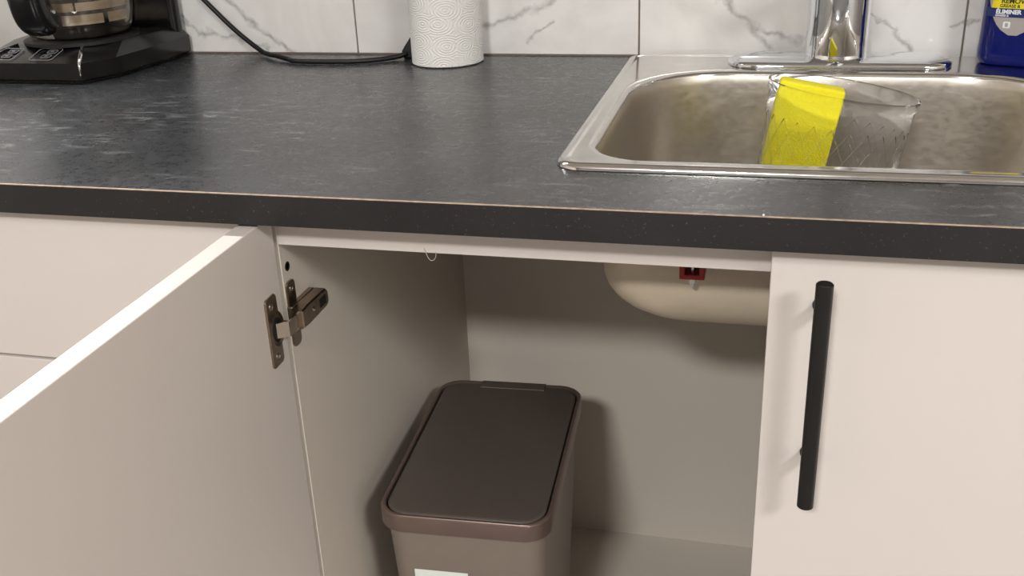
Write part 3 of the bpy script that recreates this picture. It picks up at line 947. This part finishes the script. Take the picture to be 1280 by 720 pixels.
loft(bm, [L(0.85, 0.0006, 0, 0), L(1.0, 0.003, 0, 0), L(1.0, 0.011, -0.001, 0), L(0.92, 0.017, 0.002, 0), L(0.62, 0.030, 0.008, 0), L(0.5, 0.0345, 0.010, 0)])
put('plug', bm, 'rubber', pcd, True, angle=25)['label'] = 'black plug tucked behind the paper towel'

# ------------------------------------------------------------------ trash bin
BN = Vector((-0.3085, 0.2595, ZB))
tb = root('trash_bin', BN, math.radians(3.2), local=True)
tag(tb, 'taupe rectangular trash bin with a dark lid standing inside the sink cabinet', 'trash bin')
BW, BL, BH = 0.0972, 0.1565, 0.3665
def bb(dw, z, r): return rrect(-BW + dw, BW - dw, -BL + dw, BL - dw, r, z, 8)
bm = bmesh.new()
loft(bm, [bb(0.024, 0.0, 0.024), bb(0.0215, 0.003, 0.026), bb(0.006, BH - 0.023, 0.028), bb(0.0045, BH - 0.012, 0.028), bb(0.0085, BH - 0.012, 0.026), bb(0.024, 0.008, 0.024)])
put('body', bm, 'bin_body', tb, True, angle=40)
bm = bmesh.new()
rim = [bb(0.0038, BH - 0.0225, 0.028), bb(0.0, BH - 0.0215, 0.030), bb(0.0, BH - 0.002, 0.030), bb(0.0012, BH - 0.0003, 0.030), bb(0.0032, BH, 0.029), bb(0.0046, BH - 0.0008, 0.0285), bb(0.0052, BH - 0.008, 0.028), bb(0.0052, BH - 0.0225, 0.028)]
rim.append(rim[0])
loft(bm, rim, False, False)
bmesh.ops.remove_doubles(bm, verts=bm.verts, dist=1e-6)
put('rim', bm, 'bin_rim', tb, True, angle=40)['label'] = 'bronze-tinted rim band'
bm = bmesh.new()
loft(bm, [bb(0.0075, BH - 0.009, 0.026), bb(0.0072, BH - 0.0025, 0.026), bb(0.0085, BH - 0.0010, 0.0255), bb(0.0110, BH - 0.0004, 0.024)])
lid = put('lid', bm, 'bin_lid', tb, True, angle=40)
lid['label'] = 'dark brown inset lid'
put('lid_hinge', bx((-0.0415, BL - 0.018, BH - 0.006), (0.0465, BL + 0.0003, BH + 0.0006), 0.0012, 2), 'bin_lid', tb)
# paper label on the front face
bm = bmesh.new()
def fpt(x, zz, d):
    f = (zz - 0.003) / (BH - 0.026)
    dw = 0.0215 + (0.006 - 0.0215) * f
    return Vector((x, -BL + dw - d, zz))
L = [(-0.0590, 0.20), (0.003, 0.20), (0.003, 0.289), (-0.0590, 0.289)]
loft(bm, [[fpt(x, zz, 0.0001) for x, zz in L], [fpt(x, zz, 0.0005) for x, zz in L]])
put('sticker', bm, 'sticker', tb)['label'] = 'pale paper sticker on the front'

# ------------------------------------------------------------------ loose thread on the rail, crumb on the worktop edge
bm = bmesh.new()
th = [(-0.293, 0.0395, -0.0575), (-0.291, 0.0388, -0.0615), (-0.2895, 0.0385, -0.0655), (-0.287, 0.0385, -0.0685), (-0.284, 0.039, -0.0680), (-0.282, 0.0394, -0.0640), (-0.2825, 0.0397, -0.0605)]
tube(bm, spline(th, 5), 0.0003, 5)
tag(put('thread', bm, 'thread', None, True), 'fine pale thread hanging from the rail under the worktop', 'thread')
bm = bmesh.new()
bmesh.ops.create_icosphere(bm, subdivisions=1, radius=0.0012)
for v in bm.verts:
    v.co = Vector((0.0, 0.0006, 0.0012)) + v.co * random.uniform(0.8, 1.1)
tag(put('crumb', bm, 'white_plastic'), 'tiny white crumb on the front edge of the worktop', 'crumb')
